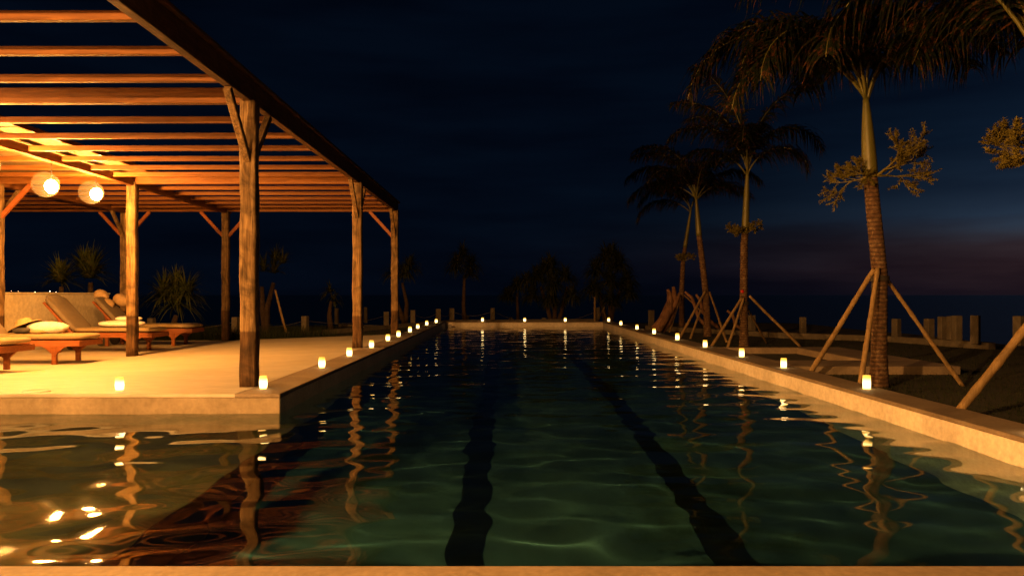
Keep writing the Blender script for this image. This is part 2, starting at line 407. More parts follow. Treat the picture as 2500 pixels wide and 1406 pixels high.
# ------------------------------------------------------------------ pergola
ZB = 2.95; XA, XB, XC = -2.68, -6.73, -9.15; PY = [2.3, 8.30, 14.32, 19.08]
perg = thing('pergola', (XB, 12, 0), 'long timber pergola with slatted open roof over the terrace left of the pool', 'pergola')
def post(x, y):
    mb = MB(); n = 26; z0 = drop(x, y); w = .082; pts = []
    ph = rnd.uniform(0, 6); vs = []; fs = []
    for i in range(n+1):
        z = z0+(ZB+.02-z0)*i/n
        for sx, sy in ((-1, -1), (-.82, -1.08), (.82, -1.08), (1, -1), (1.08, -.82), (1.08, .82), (1, 1), (-1, 1), (-1.08, .8), (-1.08, -.8)):
            j = 1+.045*math.sin(z*5.1+ph+sx*2)+.03*math.sin(z*13+ph*2+sy)+rnd.uniform(-.014, .014)
            vs.append((x+sx*w*.93*j, y+sy*w*.93*j, z))
    m = 10
    for i in range(n):
        for k in range(m): fs.append((i*m+k, i*m+(k+1) % m, (i+1)*m+(k+1) % m, (i+1)*m+k))
    fs += [tuple(range(m-1, -1, -1)), tuple(range(n*m, n*m+m))]
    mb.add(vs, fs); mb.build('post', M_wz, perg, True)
for y in PY:
    for x in (XA, XB, XC):
        if y < 5 and x > -5: post(x, 2.15)
        elif y > 6.9 and not (y < 9 and x == XB) or y < 5: post(x, y if y > 5 else 2.15)
post(XB, 8.30)
for x, w, z0, z1 in ((XA, .09, ZB, ZB+.22), (XB, .12, ZB-.045, ZB+.085), (XC, .12, ZB-.045, ZB+.085)):
    mb = MB(); mb.box(x-w/2, x+w/2, 1.2, 19.30 if x != XA else 19.36, z0, z1, .006); mb.build('beam', M_wo if x == XA else M_wy, perg)
mb = MB(); mb.box(XA-.075, XA+.085, 1.1, 19.42, ZB+.222, ZB+.262, .005); mb.build('beam_cap', M_wo, perg)
for y in PY[1:]:
    mb = MB(); mb.box(-13.2, XA-.046, y-.05, y+.05, ZB-.012, ZB+.148, .006); mb.build('cross_beam', M_wx, perg)
raf = [2.4, 3.28, 4.15, 5.0, 5.86, 6.70, 7.55, 9.32, 10.26, 11.12, 11.95, 12.78, 13.52, 15.25, 16.05, 16.85, 17.6, 18.35]
for y in raf:
    j = rnd.uniform(-.012, .012); t = rnd.uniform(-.012, .012)
    mb = MB(); mb.bar((-13.2, y+j-t, ZB+.035), (XA-.046, y+j+t, ZB+.048), .062, .072, .005); mb.build('rafter', M_wx, perg)
def brace(x, y, dx, dy):
    mb = MB(); a = Vector((x+dx*.05, y+dy*.06, 2.34)); b = Vector((x+dx*.60, y+dy*.66, ZB-.01))
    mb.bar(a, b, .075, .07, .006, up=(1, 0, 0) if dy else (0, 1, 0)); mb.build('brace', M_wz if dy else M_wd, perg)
for y in PY[1:]:
    brace(XA, y, 0, -1)
    if y < 19: brace(XA, y, 0, 1)
for x, s in ((XA, -1), (XB, -1), (XB, 1), (XC, 1), (XC, -1)): brace(x, PY[3], s, 0)
brace(XC, PY[2], 1, 0); brace(XC, PY[2], 0, 1); brace(XC, PY[3], 0, -1)
mb = MB()
vs = []; nxm = 90
mb.box(-13.2, -6.14, 1.3, 14.2, ZB+.155, ZB+.170); mb.build('roof_mat', M_mat_, perg)
mb = MB(); mb.box(-6.14, -6.10, 1.3, 14.2, ZB+.10, ZB+.165, .004); mb.build('roof_batten', M_wy, perg)

# ------------------------------------------------------------------ pendant lamps along the second beam
LG = 'globe lamps hanging in a row from the pergola'
def pendant(y, zb, label, first):
    t = thing('pendant_lamp', (XB, y, zb), label, 'lamp', LG)
    mb = MB(); top = ZB-.045-zb
    mb.tube([(XB, y, zb+.075+(top-.075)*k/6) for k in range(7)], .006, 6); mb.build('cord', M_dark, t)
    mb = MB(); mb.lathe([(.012, .045), (.022, .05), (.022, .085), (.014, .10)], (XB, y, zb), 12, True, True); mb.build('socket', M_dark, t)
    mb = MB(); mb.sphere((XB, y, zb), .088, 16, 12, (1, 1, 1.15)); mb.build('bulb', M_bulb, t, True)
    mb = MB(); mb.sphere((XB-.085, y, zb+.03), .19, 28, 18); g = mb.build('globe', M_globe, t, True)
    l = bpy.data.lights.new('bulb_light', 'POINT'); l.energy = LAMP_W*(1.22 if y > 10 else .34 if y > 7 else .42); l.color = LAMP_COL; l.shadow_soft_size = .035
    lo = bpy.data.objects.new('bulb_light', l); put(lo, t); l.cycles.is_caustics_light = True
    return t
pl = [(13.06, 2.60, 'globe lamp hanging from the pergola, nearest the inner post, right of the pair in view'),
      (11.77, 2.55, 'globe lamp hanging from the pergola, left one of the two seen whole'),
      (10.38, 2.61, 'globe lamp hanging from the pergola, cut by the left edge of the photo'),
      (9.2, 2.58, 'globe lamp outside the left edge, level with the nearest pergola post but one rafter behind'), (7.9, 2.58, 'globe lamp outside the left edge over the front edge of the terrace'), (6.6, 2.57, 'globe lamp outside the left edge, first one over the water'), (5.3, 2.58, 'globe lamp outside the left edge, second one over the water'), (4.0, 2.58, 'globe lamp outside the left edge, last one over the water near the patio')]
for i, (y, z, lb) in enumerate(pl): pendant(y, z, lb or 'globe lamp of the row going on outside the left edge', i == 0)

# two unseen globe lamps on posts, added behind the camera for the light on the post faces and the right pool wall
for i, (lx, ly) in enumerate(((-3.7, -1.1), (-8.2, -1.6))):
    t = thing('lamp_post', (lx, ly, 0), ['globe lamp on a post behind the camera, the one nearer the pool', 'globe lamp on a post behind the camera, the one under the pergola side'][i], 'lamp', 'globe lamp posts on the near patio')
    mb = MB(); mb.lathe([(.11, 0), (.10, .02), (.035, .05), (.03, 2.35), (.05, 2.37), (.05, 2.40)], (lx, ly, 0), 16, True, True); mb.build('pole', M_dark, t)
    mb = MB(); mb.sphere((lx, ly, 2.62), .22, 28, 18); mb.build('globe', M_globe, t, True)
    mb = MB(); mb.sphere((lx, ly, 2.60), .05, 16, 12, (1, 1, 1.2)); mb.build('bulb', M_bulb, t, True)
    l = bpy.data.lights.new('bulb_light', 'POINT'); l.energy = BACK_W*(1.25, .75)[i]; l.color = BACK_COL; l.shadow_soft_size = .05
    lo = bpy.data.objects.new('bulb_light', l); put(lo, t, (0, 0, 2.60)); l.cycles.is_caustics_light = True

# ------------------------------------------------------------------ candles
CG = 'lit candle cups round the pool'
def candle(barrel):
    t = thing('candle', (0, 0, 0), 'candle', 'candle', CG); mb = MB(); h = .138
    if barrel: prof = [(.034, 0), (.040, .012), (.0445, .05), (.0445, .085), (.041, .125), (.040, h), (.037, h), (.038, .12), (.0415, .08), (.0415, .05), (.033, .012)]
    else: prof = [(.0385, 0), (.0395, .008), (.040, .07), (.040, h), (.037, h), (.037, .07), (.036, .012)]
    mb.lathe(prof, n=20, cap0=True, cap1=True); mb.build('cup', M_cup, t, True)
    mb = MB(); mb.lathe([(.018, .013), (.018, .035), (.004, .037)], n=10, cap1=True); mb.build('wax', M_towel, t, True)
    mb = MB(); mb.lathe([(.002, .038), (.007, .048), (.005, .06), (.0005, .072)], n=8); mb.build('flame', M_flame, t, True)
    return t
ca, cb_ = candle(True), candle(False); first = {True: ca, False: cb_}; used = {True: 0, False: 0}
def put_candle(x, y, label, barrel):
    o = first[barrel] if not used[barrel] else copy_tree(first[barrel])
    used[barrel] += 1; o.location = (x, y, .0045); o['label'] = label; o.rotation_euler.z = rnd.uniform(0, 6)
    k_ = rnd.uniform(.93, 1.0); o.scale = (k_*.97, k_*.97, rnd.uniform(.90, 1.02))
ORD = ['nearest', 'second', 'third', 'fourth', 'fifth', 'sixth', 'seventh', 'eighth', 'ninth', 'tenth', 'eleventh', 'twelfth']
put_candle(-3.84, 7.90, 'lit candle standing alone on the front edge of the terrace, left of the big post', True)
put_candle(-2.46, 8.05, 'glowing candle cup at the foot of the nearest pergola post by the terrace corner', True)
for i, (px, py) in enumerate([(786, 898), (853, 870), (907, 849), (947, 832), (973, 822), (1001, 811), (1020, 802), (1042, 794), (1065, 788)]):
    y = .95*F/(py-720); put_candle((px-1237)/F*y, y, 'lit candle on the left pool edge, %s after the one by the post' % ['first', 'second', 'third', 'fourth', 'fifth', 'sixth', 'seventh', 'eighth', 'last'][i], True)
for i, px in enumerate([1178, 1281, 1380, 1486]):
    put_candle((px-1237)/F*28.42, 28.42, 'glowing candle cup on the far end of the pool, %s from the left' % ['first', 'second', 'third', 'fourth'][i], True)
for i, y in enumerate([5.45, 8.03, 10.35, 12.2, 14.45, 16.8, 19.45, 22.0, 25.1]):
    lb = 'glowing straight candle cup on the right pool edge just outside the frame' if i == 0 else 'glowing candle cup on the right pool edge, %s to the camera' % (['', 'nearest', 'second nearest', 'third nearest', 'fourth nearest', 'fifth nearest', 'sixth nearest', 'seventh nearest', 'farthest'][i])
    put_candle(3.60+(.03 if i == 1 else 0), y, lb, False)
sk = thing('skimmer_lid', (-4.62, 7.82, .003), 'pale round skimmer lid set in the front edge of the terrace', 'lid')
mb = MB(); mb.lathe([(.125, 0), (.125, .006), (.115, .008)], (-4.62, 7.82, .003), 28, False, False); mb.build('rim', M_towel, sk)
mb = MB(); mb.lathe([(.113, 0), (.113, .005), (.02, .006)], (-4.62, 7.82, .003), 28, False, True); mb.build('cover', M_conc, sk)

# ------------------------------------------------------------------ boundary wall left
bw = thing('boundary_wall', (-9.7, 12, -.15), 'low cream plastered wall behind the sun loungers', 'wall')
mb = MB(); mb.box(-9.85, -9.60, -2, 19.25, -.3, .965, .01); mb.build('wall_body', M_wall, bw)
mb = MB(); mb.box(-9.87, -9.585, -2.02, 19.27, .966, 1.0, .008); mb.build('wall_top', M_wall, bw)

# ------------------------------------------------------------------ sun loungers (foot end towards the pool = +x)
def soft(mb, c, d, M=None, k=.5, n=7, wr=0):
    """pillow-like rounded box"""
    vs = []; fs = []; m = n+1
    def sg(a, e): return math.copysign(abs(a)**e, a)
    nu, nv = 20, 12
    for i in range(nv+1):
        ph = -math.pi/2+math.pi*i/nv
        for j in range(nu):
            th = 2*math.pi*j/nu
            p = Vector((d[0]/2*sg(math.cos(ph), k)*sg(math.cos(th), k), d[1]/2*sg(math.cos(ph), k)*sg(math.sin(th), k), d[2]/2*sg(math.sin(ph), max(k, .5))))
            if wr: p *= 1+wr*(math.sin(th*5+ph*3+d[0]*9)*.5+math.sin(th*11-ph*7)*.5)
            vs.append(Vector(c)+(M @ p if M is not None else p))
    for i in range(nv):
        for j in range(nu): fs.append((i*nu+j, i*nu+(j+1) % nu, (i+1)*nu+(j+1) % nu, (i+1)*nu+j))
    mb.add(vs, fs)
def lounger():
    t = thing('sun_lounger', (0, 0, 0), 'l', 'sun lounger', 'teak sun loungers in a row on the terrace')
    for s in (-1, 1):
        y = s*.36
        mb = MB(); mb.box(-1.05, 1.08, y-.02, y+.02, .285, .375, .005); mb.build('side_rail', M_wd, t)
        for lx, nm in ((.68, 'leg'), (-.72, 'leg')):
            mb = MB(); mb.box(lx-.035, lx+.035, y-.032, y+.032, 0, .30, .005)
            for d in (-1, 1):                                   # curved bracket
                pr = [(0, .30), (0, .16), (.04, .20), (.09, .245), (.16, .285), (.16, .30)]
                vs = [(lx+d*(.034+a), y+e*.022, z) for e in (-1, 1) for a, z in pr]; n = 6
                mb.add(vs, [tuple(range(n)), tuple(range(n, 2*n))]+[(i, (i+1) % n, n+(i+1) % n, n+i) for i in range(n)])
            mb.build(nm, M_wd, t)
        mb = MB(); mb.tube([(-.86, y-s*.07, .10), (-.86, y-s*.015, .10)], .10, 18); mb.build('wheel', M_dark, t)
    mb = MB(); mb.box(1.04, 1.08, -.338, .338, .285, .375, .005); mb.build('end_rail', M_wd, t)
    for k in range(9):
        x = 1.0-k*.155
        mb = MB(); mb.box(x-.05, x+.05, -.335, .335, .352, .368, .003); mb.build('slat', M_wd, t)
    mb = MB(); soft(mb, (.31, 0, .43), (1.58, .70, .085), None, .22); mb.build('mattress', M_fab, t, True)
    a = R(47); M = Matrix.Rotation(a, 3, 'Y'); h = Vector((-.50, 0, .37))
    def q(u, v, w): return h+Matrix.Rotation(a, 3, 'Y') @ Vector((-u, v, w))
    for s in (-1, 1):
        mb = MB(); mb.bar(q(0, s*.30, 0), q(.80, s*.30, 0), .04, .05, .004, up=(0, 1, 0)); mb.build('backrest_frame', M_wd, t)
    for k in range(5):
        mb = MB(); mb.bar(q(.1+k*.155, -.28, .01), q(.1+k*.155, .28, .01), .09, .016, .002, up=tuple(Matrix.Rotation(a, 3, 'Y') @ Vector((0, 0, 1)))); mb.build('slat', M_wd, t)
    mb = MB(); soft(mb, q(.42, 0, .075), (.86, .66, .10), M, .22); mb.build('back_cushion', M_fabd, t, True)
    mb = MB(); mb.bar((-.68, .2, .30), q(.55, .2, -.02), .03, .03); mb.bar((-.68, -.2, .30), q(.55, -.2, -.02), .03, .03); mb.build('prop', M_wd, t)
    return t
L0 = lounger()
LY = [11.05, 12.95, 15.58, 17.42]
LB = ['teak sun lounger at the left edge, nearest of the row', 'teak sun lounger with a heap of towels and a hat on its mattress',
      'teak sun lounger with white cushions on its foot end', 'teak sun lounger farthest along the wall, with bags on its backrest']
for i, y in enumerate(LY):
    o = L0 if i == 0 else copy_tree(L0)
    x = -7.84; o.location = (x, y, drop(x, y)+.002); o['label'] = LB[i]; o.rotation_euler.z = R([-1.5, 1, -1, 2][i])
def single(name, mb, m, label, cat, group=None, smooth=True):
    return tag(mb.build(name, m, None, smooth), label, cat, group)
LX = -7.84; zt = -.15+.485
def at(i, dx, dy, dz=0): return (LX+dx, LY[i]+dy, zt+dz)
# head pillow on lounger 3
RY = lambda a: Matrix.Rotation(R(a), 3, 'Y')
def pillow(name, c, d, M, m, lb, cat='pillow', k=.45, wr=0, g=None):
    mb = MB(); soft(mb, c, d, M, k, wr=wr); return single(name, mb, m, lb, cat, g)
pillow('pillow', at(2, -.96, .0, .50), (.30, .46, .11), RY(47), M_fabd, 'small brown head pillow at the top of the third backrest')
pillow('cushion', at(2, .34, -.05, .055), (.86, .50, .13), Matrix.Rotation(R(4), 3, 'Z'), M_towel, 'long white cushion lying on the third lounger', k=.8)
pillow('cushion', at(2, .46, -.02, .155), (.50, .36, .09), Matrix.Rotation(R(-8), 3, 'Z'), M_towel, 'small white cushion on top of the long one', k=.8)
pillow('towel', at(1, .30, .12, .075), (.62, .42, .20), Matrix.Rotation(R(12), 3, 'Z'), M_towel, 'crumpled white towel heaped on the second lounger', 'towel', .85, .07)
mb = MB(); c = Vector(at(1, -.02, .05, .10)); T = Matrix.Rotation(R(-24), 3, 'Y')
vs = MB(); vs.lathe([(.26, 0), (.255, .012), (.14, .022), (.125, .03), (.12, .10), (.09, .125), (.01, .13)], n=24)
mb.add([c+T @ Vector(v) for v in vs.v], vs.f); single('sun_hat', mb, M_straw, 'flat straw hat leaning on the towel heap of the second lounger', 'hat')
mb = MB(); soft(mb, at(1, .05, -.16, .045), (.26, .16, .09), None, .7, wr=.08); single('sarong', mb, M_dark, 'small dark folded cloth beside the hat on the second lounger', 'cloth')
mb = MB(); soft(mb, at(1, .33, -.22, .03), (.22, .10, .06), None, .8); single('sandal', mb, M_straw, 'brown sandal in front of the white towel', 'sandal')
for j, (dx, dy, dz, r, lb) in enumerate([(-1.08, .12, .60, .16, 'round straw bag on the top of the farthest backrest'), (-.86, -.02, .43, .13, 'small straw bag halfway down the farthest backrest'),
                                        (-.69, .20, .50, .17, 'brown rolled bag beside the post on the farthest lounger')]):
    mb = MB(); soft(mb, at(3, dx, dy, dz), (r*2, r*1.5, r*1.5), RY(30), .85, wr=.06)
    o = single('beach_bag', mb, M_straw, lb, 'bag', 'straw bags on the farthest lounger')
for j in range(4):
    mb = MB(); mb.bar(at(1, -.46-.10*j, -.34+.02*j, -.01), at(1, -.52-.12*j, .10, .05+.05*j), .05, .03, .01)
    single('magazine', mb, [M_fab, M_dark][j % 2], 'folded %s magazine on the second lounger near the left edge, %s in the fan' % (['pale', 'dark'][j % 2], ['first', 'second', 'third', 'fourth'][j]), 'magazine', 'magazines fanned out on the second lounger', False)

# ------------------------------------------------------------------ plunge pit on the right
pit = thing('plunge_pit', (4.95, 12.5, -.1), 'low concrete frame round a dark sunken pit beside the nearest palm', 'pit')
mb = MB()
x0, x1, y0, y1 = 3.83, 6.06, 10.62, 14.55
for b in ((x0, x1, y0, 11.62), (x0, x1, 14.38, y1), (5.24, x1, 11.622, 14.378)): mb.box(*b, -.62, -.001, .012)
mb.box(x0, 3.93, 11.621, 14.379, -.62, -.004); mb.build('frame', M_cope, pit)
mb = MB(); mb.box(3.93, 5.24, 11.60, 14.4, -.66, -.60); mb.build('floor', M_conc, pit)
mb = MB(); mb.box(4.95, 5.23, 11.63, 11.95, -.6, -.13, .01); mb.build('step', M_cope, pit)
for xx in (4.55, 4.95):
    mb = MB(); mb.tube([(xx, 12.9, -.6), (xx, 12.9, -.12)], .012, 6); mb.build('pipe', M_rope, pit)

# ------------------------------------------------------------------ fences
def fence(name, label, kpts, posts, rope=True):
    f = thing(name, (kpts[0][0], kpts[0][1], -.1), label, 'fence')
    for a, b in zip(kpts[:-1], kpts[1:]):
        mb = MB(); mb.bar((a[0], a[1], lawn_z(*a)+.03), (b[0], b[1], lawn_z(*b)+.03), .2, .20, .01); mb.build('kerb', M_stone, f)
    tops = []
    for (x, y, w, h, rz) in posts:
        z = lawn_z(x, y)+.1
        mb = MB(); mb.obox((x, y, z+h/2), (w, w, h), Matrix.Rotation(rz, 3, 'Z'), .01); mb.build('fence_post', M_stone, f)
        tops.append((x, y, z+h*.72))
    if rope:
        for a, b in zip(tops[:-1], tops[1:]):
            pts = [Vector(a).lerp(Vector(b), k/8)-Vector((0, 0, .16*math.sin(math.pi*k/8))) for k in range(9)]
            mb = MB(); mb.tube(pts, .007, 5); mb.build('rope', M_rope, f)
def gpx(px, y): return (px-1237)/F*y
lp = [(370, 21.0), (575, 22.0), (745, 22.8), (893, 25.2), (943, 26.2), (1008, 27.6), (1070, 28.9), (1103, 29.6), (1142, 31.5), (1203, 29.9), (1247, 31.0), (1328, 31.5), (1396, 30.6), (1459, 30.6)]
lpp = [(px, y) for px, y in lp if px not in (893, 1142, 1247, 1396)]
fence('rope_fence', 'row of square concrete stubs linked by rope behind the terrace and pool end', [(-13, 20.4), (gpx(370, 21), 21.0), (gpx(745, 22.8), 22.8), (gpx(943, 26.2), 26.2), (gpx(1103, 29.8), 29.8), (gpx(1203, 30.0), 30.0), (gpx(1459, 30.6), 30.6)],
      [(gpx(px, y), y, .165, .47, rnd.uniform(-.3, .3)) for px, y in lpp])
fence('rope_fence', 'second, dimmer row of thin concrete stubs farther out towards the sea', [(gpx(822, 29), 29.3), (gpx(1396, 33), 33)],
      [(gpx(px, y), y, .13, .60, rnd.uniform(-.3, .3)) for px, y in ((822, 29.3), (893, 30), (1142, 32), (1247, 32.4), (1396, 33))], False)
fence('rope_fence', 'low kerb with square concrete stubs across the lawn right of the pool', [(4.3, 24.3), (5.2, 22.6), (6.6, 19.9), (8.6, 17.7), (9.45, 15.5)],
      [(gpx(1590, 24), 24.0, .15, .50, .2), (gpx(1835, 20.8), 20.8, .15, .42, .3), (gpx(1960, 19.6), 19.6, .13, .42, .1), (gpx(2188, 17.7), 17.7, .15, .42, .5), (gpx(2268, 17.4), 17.4, .16, .44, .2), (gpx(2301, 17.0), 17.0, .15, .50, .1),
       (gpx(2322, 16.6), 16.6, .13, .52, .1), (gpx(2336, 16.2), 16.2, .15, .54, .1), (gpx(2381, 15.6), 15.6, .15, .56, .75)], False)
fence('rope_fence', 'kerb with square stubs at the right edge beyond the leaning pole', [(9.75, 14.6), (10.6, 13.4), (13, 12.2)], [(gpx(2488, 15.0), 15.0, .16, .56, .4), (11.4, 13.3, .16, .5, .4)])

# ------------------------------------------------------------------ palms
def frond(parent, o, az, el, L, droop, n=34, lw=.50, swirl=0, root=None):
    pts = []; p = Vector(o); a = R(az); e = R(el); m = 16; dirs = []
    for i in range(m+1):
        t = i/m; pts.append(p.copy()); ee = e-R(droop)*t**1.25; aa = a+R(swirl)*t
        d = Vector((math.cos(aa)*math.cos(ee), math.sin(aa)*math.cos(ee), math.sin(ee))); dirs.append(d); p = p+d*L/m
    mb = MB(); mb.tube(pts, [.017*(1-.85*i/m)+.002 for i in range(m+1)], 6)
    st = mb.build('frond_stem', M_shaft, parent, True, root)
    mb = MB()
    n = int(n*2.3)
    for k in range(n):
        t = .17+.81*(k+.5)/n; u = t*m; i = min(m-1, int(u)); q = pts[i].lerp(pts[i+1], u-i); d = dirs[i]
        sd = d.cross(Vector((0, 0, 1)))
        if sd.length < .05: sd = Vector((-math.sin(a), math.cos(a), 0))
        sd.normalize(); up = sd.cross(d)
        ll = lw*(.45+.75*math.sin(math.pi*min(1, t*.95+.06))**.8)
        for s in (-1, 1):
            dv = (sd*s*(.75+rnd.uniform(-.15, .15))+d*(.55+rnd.uniform(-.1, .2))+up*rnd.uniform(-.25, .35)).normalized()
            mb.leaf(q, dv, ll*rnd.uniform(.75, 1.1), .034, rnd.uniform(1.4, 3.4), 4, side=d.cross(dv).cross(dv) if rnd.random() < .3 else d)
    lf = mb.build('leaflets', M_palm, st, False, root); lf['kind'] = 'stuff'
def palm(label, tr, shaft, fr, r0, r1, rs, lw):
    base = tr[0]; t = thing('palm_tree', base, label, 'palm tree', 'young palms in a row right of the pool')
    n = 70; pts = []; rad = []; T = [Vector(p) for p in tr]
    for i in range(n+1):
        u = i/n*(len(T)-1); k = min(len(T)-2, int(u)); pts.append(T[k].lerp(T[k+1], u-k)); tt = i/n
        rad.append((r0+(r1-r0)*tt+.025*max(0, 1-tt*9))*(1+.028*(i % 3 == 0)-.01*(i % 3 == 1)))
    mb = MB(); mb.tube(pts, rad, 18, jit=.012); mb.build('trunk', M_bark, t, True)
    a, b = T[-1], Vector(shaft); m = 12
    mb = MB(); mb.tube([a.lerp(b, i/m) for i in range(m+1)], [r1*(1.12-.1*i/m)*(1-(i/m)**2*.62) for i in range(m+1)], 14); mb.build('crownshaft', M_shaft, t, True)
    for f in fr: frond(t, a.lerp(b, rnd.uniform(.88, 1)), *f, lw=lw, root=t)
    return t
g = lawn_z
# nearest palm in full view
palm('nearest palm seen whole, ringed trunk propped by poles beside the right pool edge',
     [(4.28, 9.16, -.14), (4.29, 9.16, 1.2), (4.22, 9.16, 1.9), (4.18, 9.16, 2.33)], (4.13, 9.16, 3.22),
     [(176, 62, 2.75, 150, 34), (184, 80, 2.3, 175, 36), (205, 70, 2.3, 165, 34), (165, 74, 2.6, 150, 34), (0, 74, 2.2, 135, 34), (20, 66, 2.1, 120, 32), (-30, 78, 2.2, 140, 32),
      (262, 82, 2.0, 170, 34), (232, 66, 2.1, 150, 34), (95, 78, 2.2, 150, 30), (130, 84, 2.4, 160, 32), (192, 50, 2.2, 140, 36)], .088, .076, .075, .70)
palm('palm at the right edge, mostly cut off, its fronds hanging into the top right corner',
     [(4.85, 6.5, -.14), (4.62, 6.5, 1.0), (4.34, 6.5, 1.95), (4.33, 6.5, 2.2)], (4.36, 6.5, 2.92),
     [(176, 62, 2.9, 112, 40), (140, 80, 2.4, 150, 34), (100, 66, 2.0, 130, 30), (200, 84, 2.4, 165, 34), (0, 60, 2.3, 120, 24), (60, 70, 2.2, 130, 24), (-60, 70, 2.2, 120, 24), (-20, 80, 2.3, 130, 24)], .10, .08, .075, .70)
palm('middle palm with a straight trunk behind the sunken pit',
     [(4.86, 16.3, -.14), (4.85, 16.3, .9), (4.86, 16.3, 2.0), (4.88, 16.3, 2.25)], (4.93, 16.3, 3.5),
     [(178, 74, 2.2, 130, 30), (160, 84, 2.5, 95, 30), (200, 87, 2.6, 70, 30), (5, 86, 2.6, 80, 30), (10, 76, 2.4, 150, 34), (60, 80, 2.2, 110, 26), (130, 80, 2.3, 100, 26), (250, 76, 2.1, 150, 28), (185, 55, 1.8, 120, 28), (340, 66, 1.7, 165, 26)], .085, .068, .065, .56)
palm('slender palm leaning slightly left, third from the right edge of the row',
     [(5.10, 20.2, -.14), (5.06, 20.2, .9), (4.95, 20.2, 1.9), (4.88, 20.2, 2.45)], (4.80, 20.2, 3.45),
     [(180, 66, 2.3, 125, 34), (190, 82, 2.4, 120, 34), (172, 40, 2.0, 105, 30), (160, 76, 2.3, 105, 30), (215, 55, 2.1, 120, 30), (0, 64, 2.1, 120, 30), (20, 45, 1.9, 100, 28), (80, 78, 2.1, 100, 26), (330, 78, 2.2, 120, 26), (270, 70, 2.0, 120, 26), (120, 60, 2, 110, 26)], .088, .066, .065, .55)
palm('thinnest and farthest palm of the row behind the driftwood trunk',
     [(5.15, 23.4, -.14), (5.14, 23.4, 1.0), (5.18, 23.4, 1.9), (5.24, 23.4, 2.35)], (5.42, 23.4, 3.5),
     [(185, 60, 2.1, 145, 30), (176, 42, 2.0, 130, 30), (200, 76, 1.9, 120, 28), (10, 66, 1.9, 120, 28), (300, 70, 1.8, 120, 26), (120, 70, 1.8, 110, 26)], .085, .055, .06, .5)
mb = MB(); mb.tube([(4.80, 16.215, .55+.02), (4.80, 16.20, .58)], .02, 10)
# bamboo props
def pole(a, b, label, r=.03, over=.0):
    a, b = Vector(a), Vector(b); d = (b-a); L = d.length; n = max(6, int(L/.07)); pts = [a+d*i/n+Vector((0, .004*math.sin(i*.21+a[0]*9), .004*math.sin(i*.3+a[1]*5))) for i in range(n+1)]
    nd = max(3, n//5); rad = [r*(1.0-.18*i/n)*(1.14 if i % nd == nd-1 else 1) for i in range(n+1)]
    mb = MB(); mb.tube(pts, rad, 10); o = single('bamboo_pole', mb, M_bam, label, 'pole', 'poles propping the trees')
    return o
def tie(c, r, label):
    mb = MB()
    for k in range(3):
        n = 20; mb.tube([(c[0]+r*math.cos(6.2832*i/n), c[1]+r*math.sin(6.2832*i/n), c[2]-.02+.02*k+.006*math.sin(i)) for i in range(n+1)], .011, 6, False)
    mb.tube([(c[0]-r*.8, c[1]-r*.7, c[2]), (c[0]-r*1.3, c[1]-r, c[2]-.06), (c[0]-r*1.35, c[1]-r, c[2]-.16)], .006, 5)
    single('rope_tie', mb, M_dark, label, 'rope')
pole((3.90, 10.30, -.1), (4.20, 9.10, 1.24), 'propping pole of the nearest palm, its foot left at the pool edge', .033)
pole((3.86, 8.72, -.1), (4.22, 9.05, 1.26), 'steep propping pole just left of the nearest palm trunk', .030)
pole((5.36, 9.35, -.13), (4.33, 9.22, 1.23), 'propping pole of the nearest palm running down to the right', .026)
tie((4.285, 9.16, 1.14), .10, 'dark cord round the nearest palm trunk and its poles')
pole((3.80, 6.68, -.02), (4.66, 6.45, 1.27), 'thick pale pole leaning in from the right edge, foot on the pool edge', .037)
pole((3.98, 15.6, -.11), (4.80, 16.22, .90), 'middle palm, long pole going down left to the pool edge', .031)
pole((4.36, 15.75, -.12), (4.82, 16.20, .88), 'middle palm, short steep pole left of its trunk', .028)
pole((6.05, 16.4, -.12), (4.95, 16.24, .93), 'middle palm, pole going down right to the pit corner', .030)
pole((5.75, 17.6, -.12), (4.93, 16.4, .72), 'middle palm, thin dim pole behind its trunk', .022)
tie((4.86, 16.3, .78), .095, 'dark cord round the middle palm trunk')
pole((4.16, 19.2, -.11), (5.02, 20.12, 1.05), 'slender palm, pole going down left towards the pool edge', .033)
pole((4.95, 17.9, -.12), (5.12, 20.1, 1.02), 'slender palm, pole coming forward to the right', .030)
pole((4.45, 19.3, -.12), (4.85, 19.9, .60), 'short forked pole left of the slender palm', .03)
pole((4.62, 22.6, -.12), (5.10, 23.3, .93), 'farthest palm, thin upright pole left of its trunk', .026)
pole((5.9, 21.6, -.12), (5.20, 23.3, .95), 'farthest palm, crooked pole crossing behind the slender palm', .03)
# red paint dot on the middle palm
mb = MB(); mb.sphere((4.80, 16.222, 1.02), .032, 12, 8, (1, .4, 1)); m, t_, b_ = mat('red_paint'); b_.inputs['Base Color'].default_value = (.45, .01, .01, 1)
single('paint_mark', mb, m, 'small red paint dot on the trunk of the middle palm', 'paint mark')

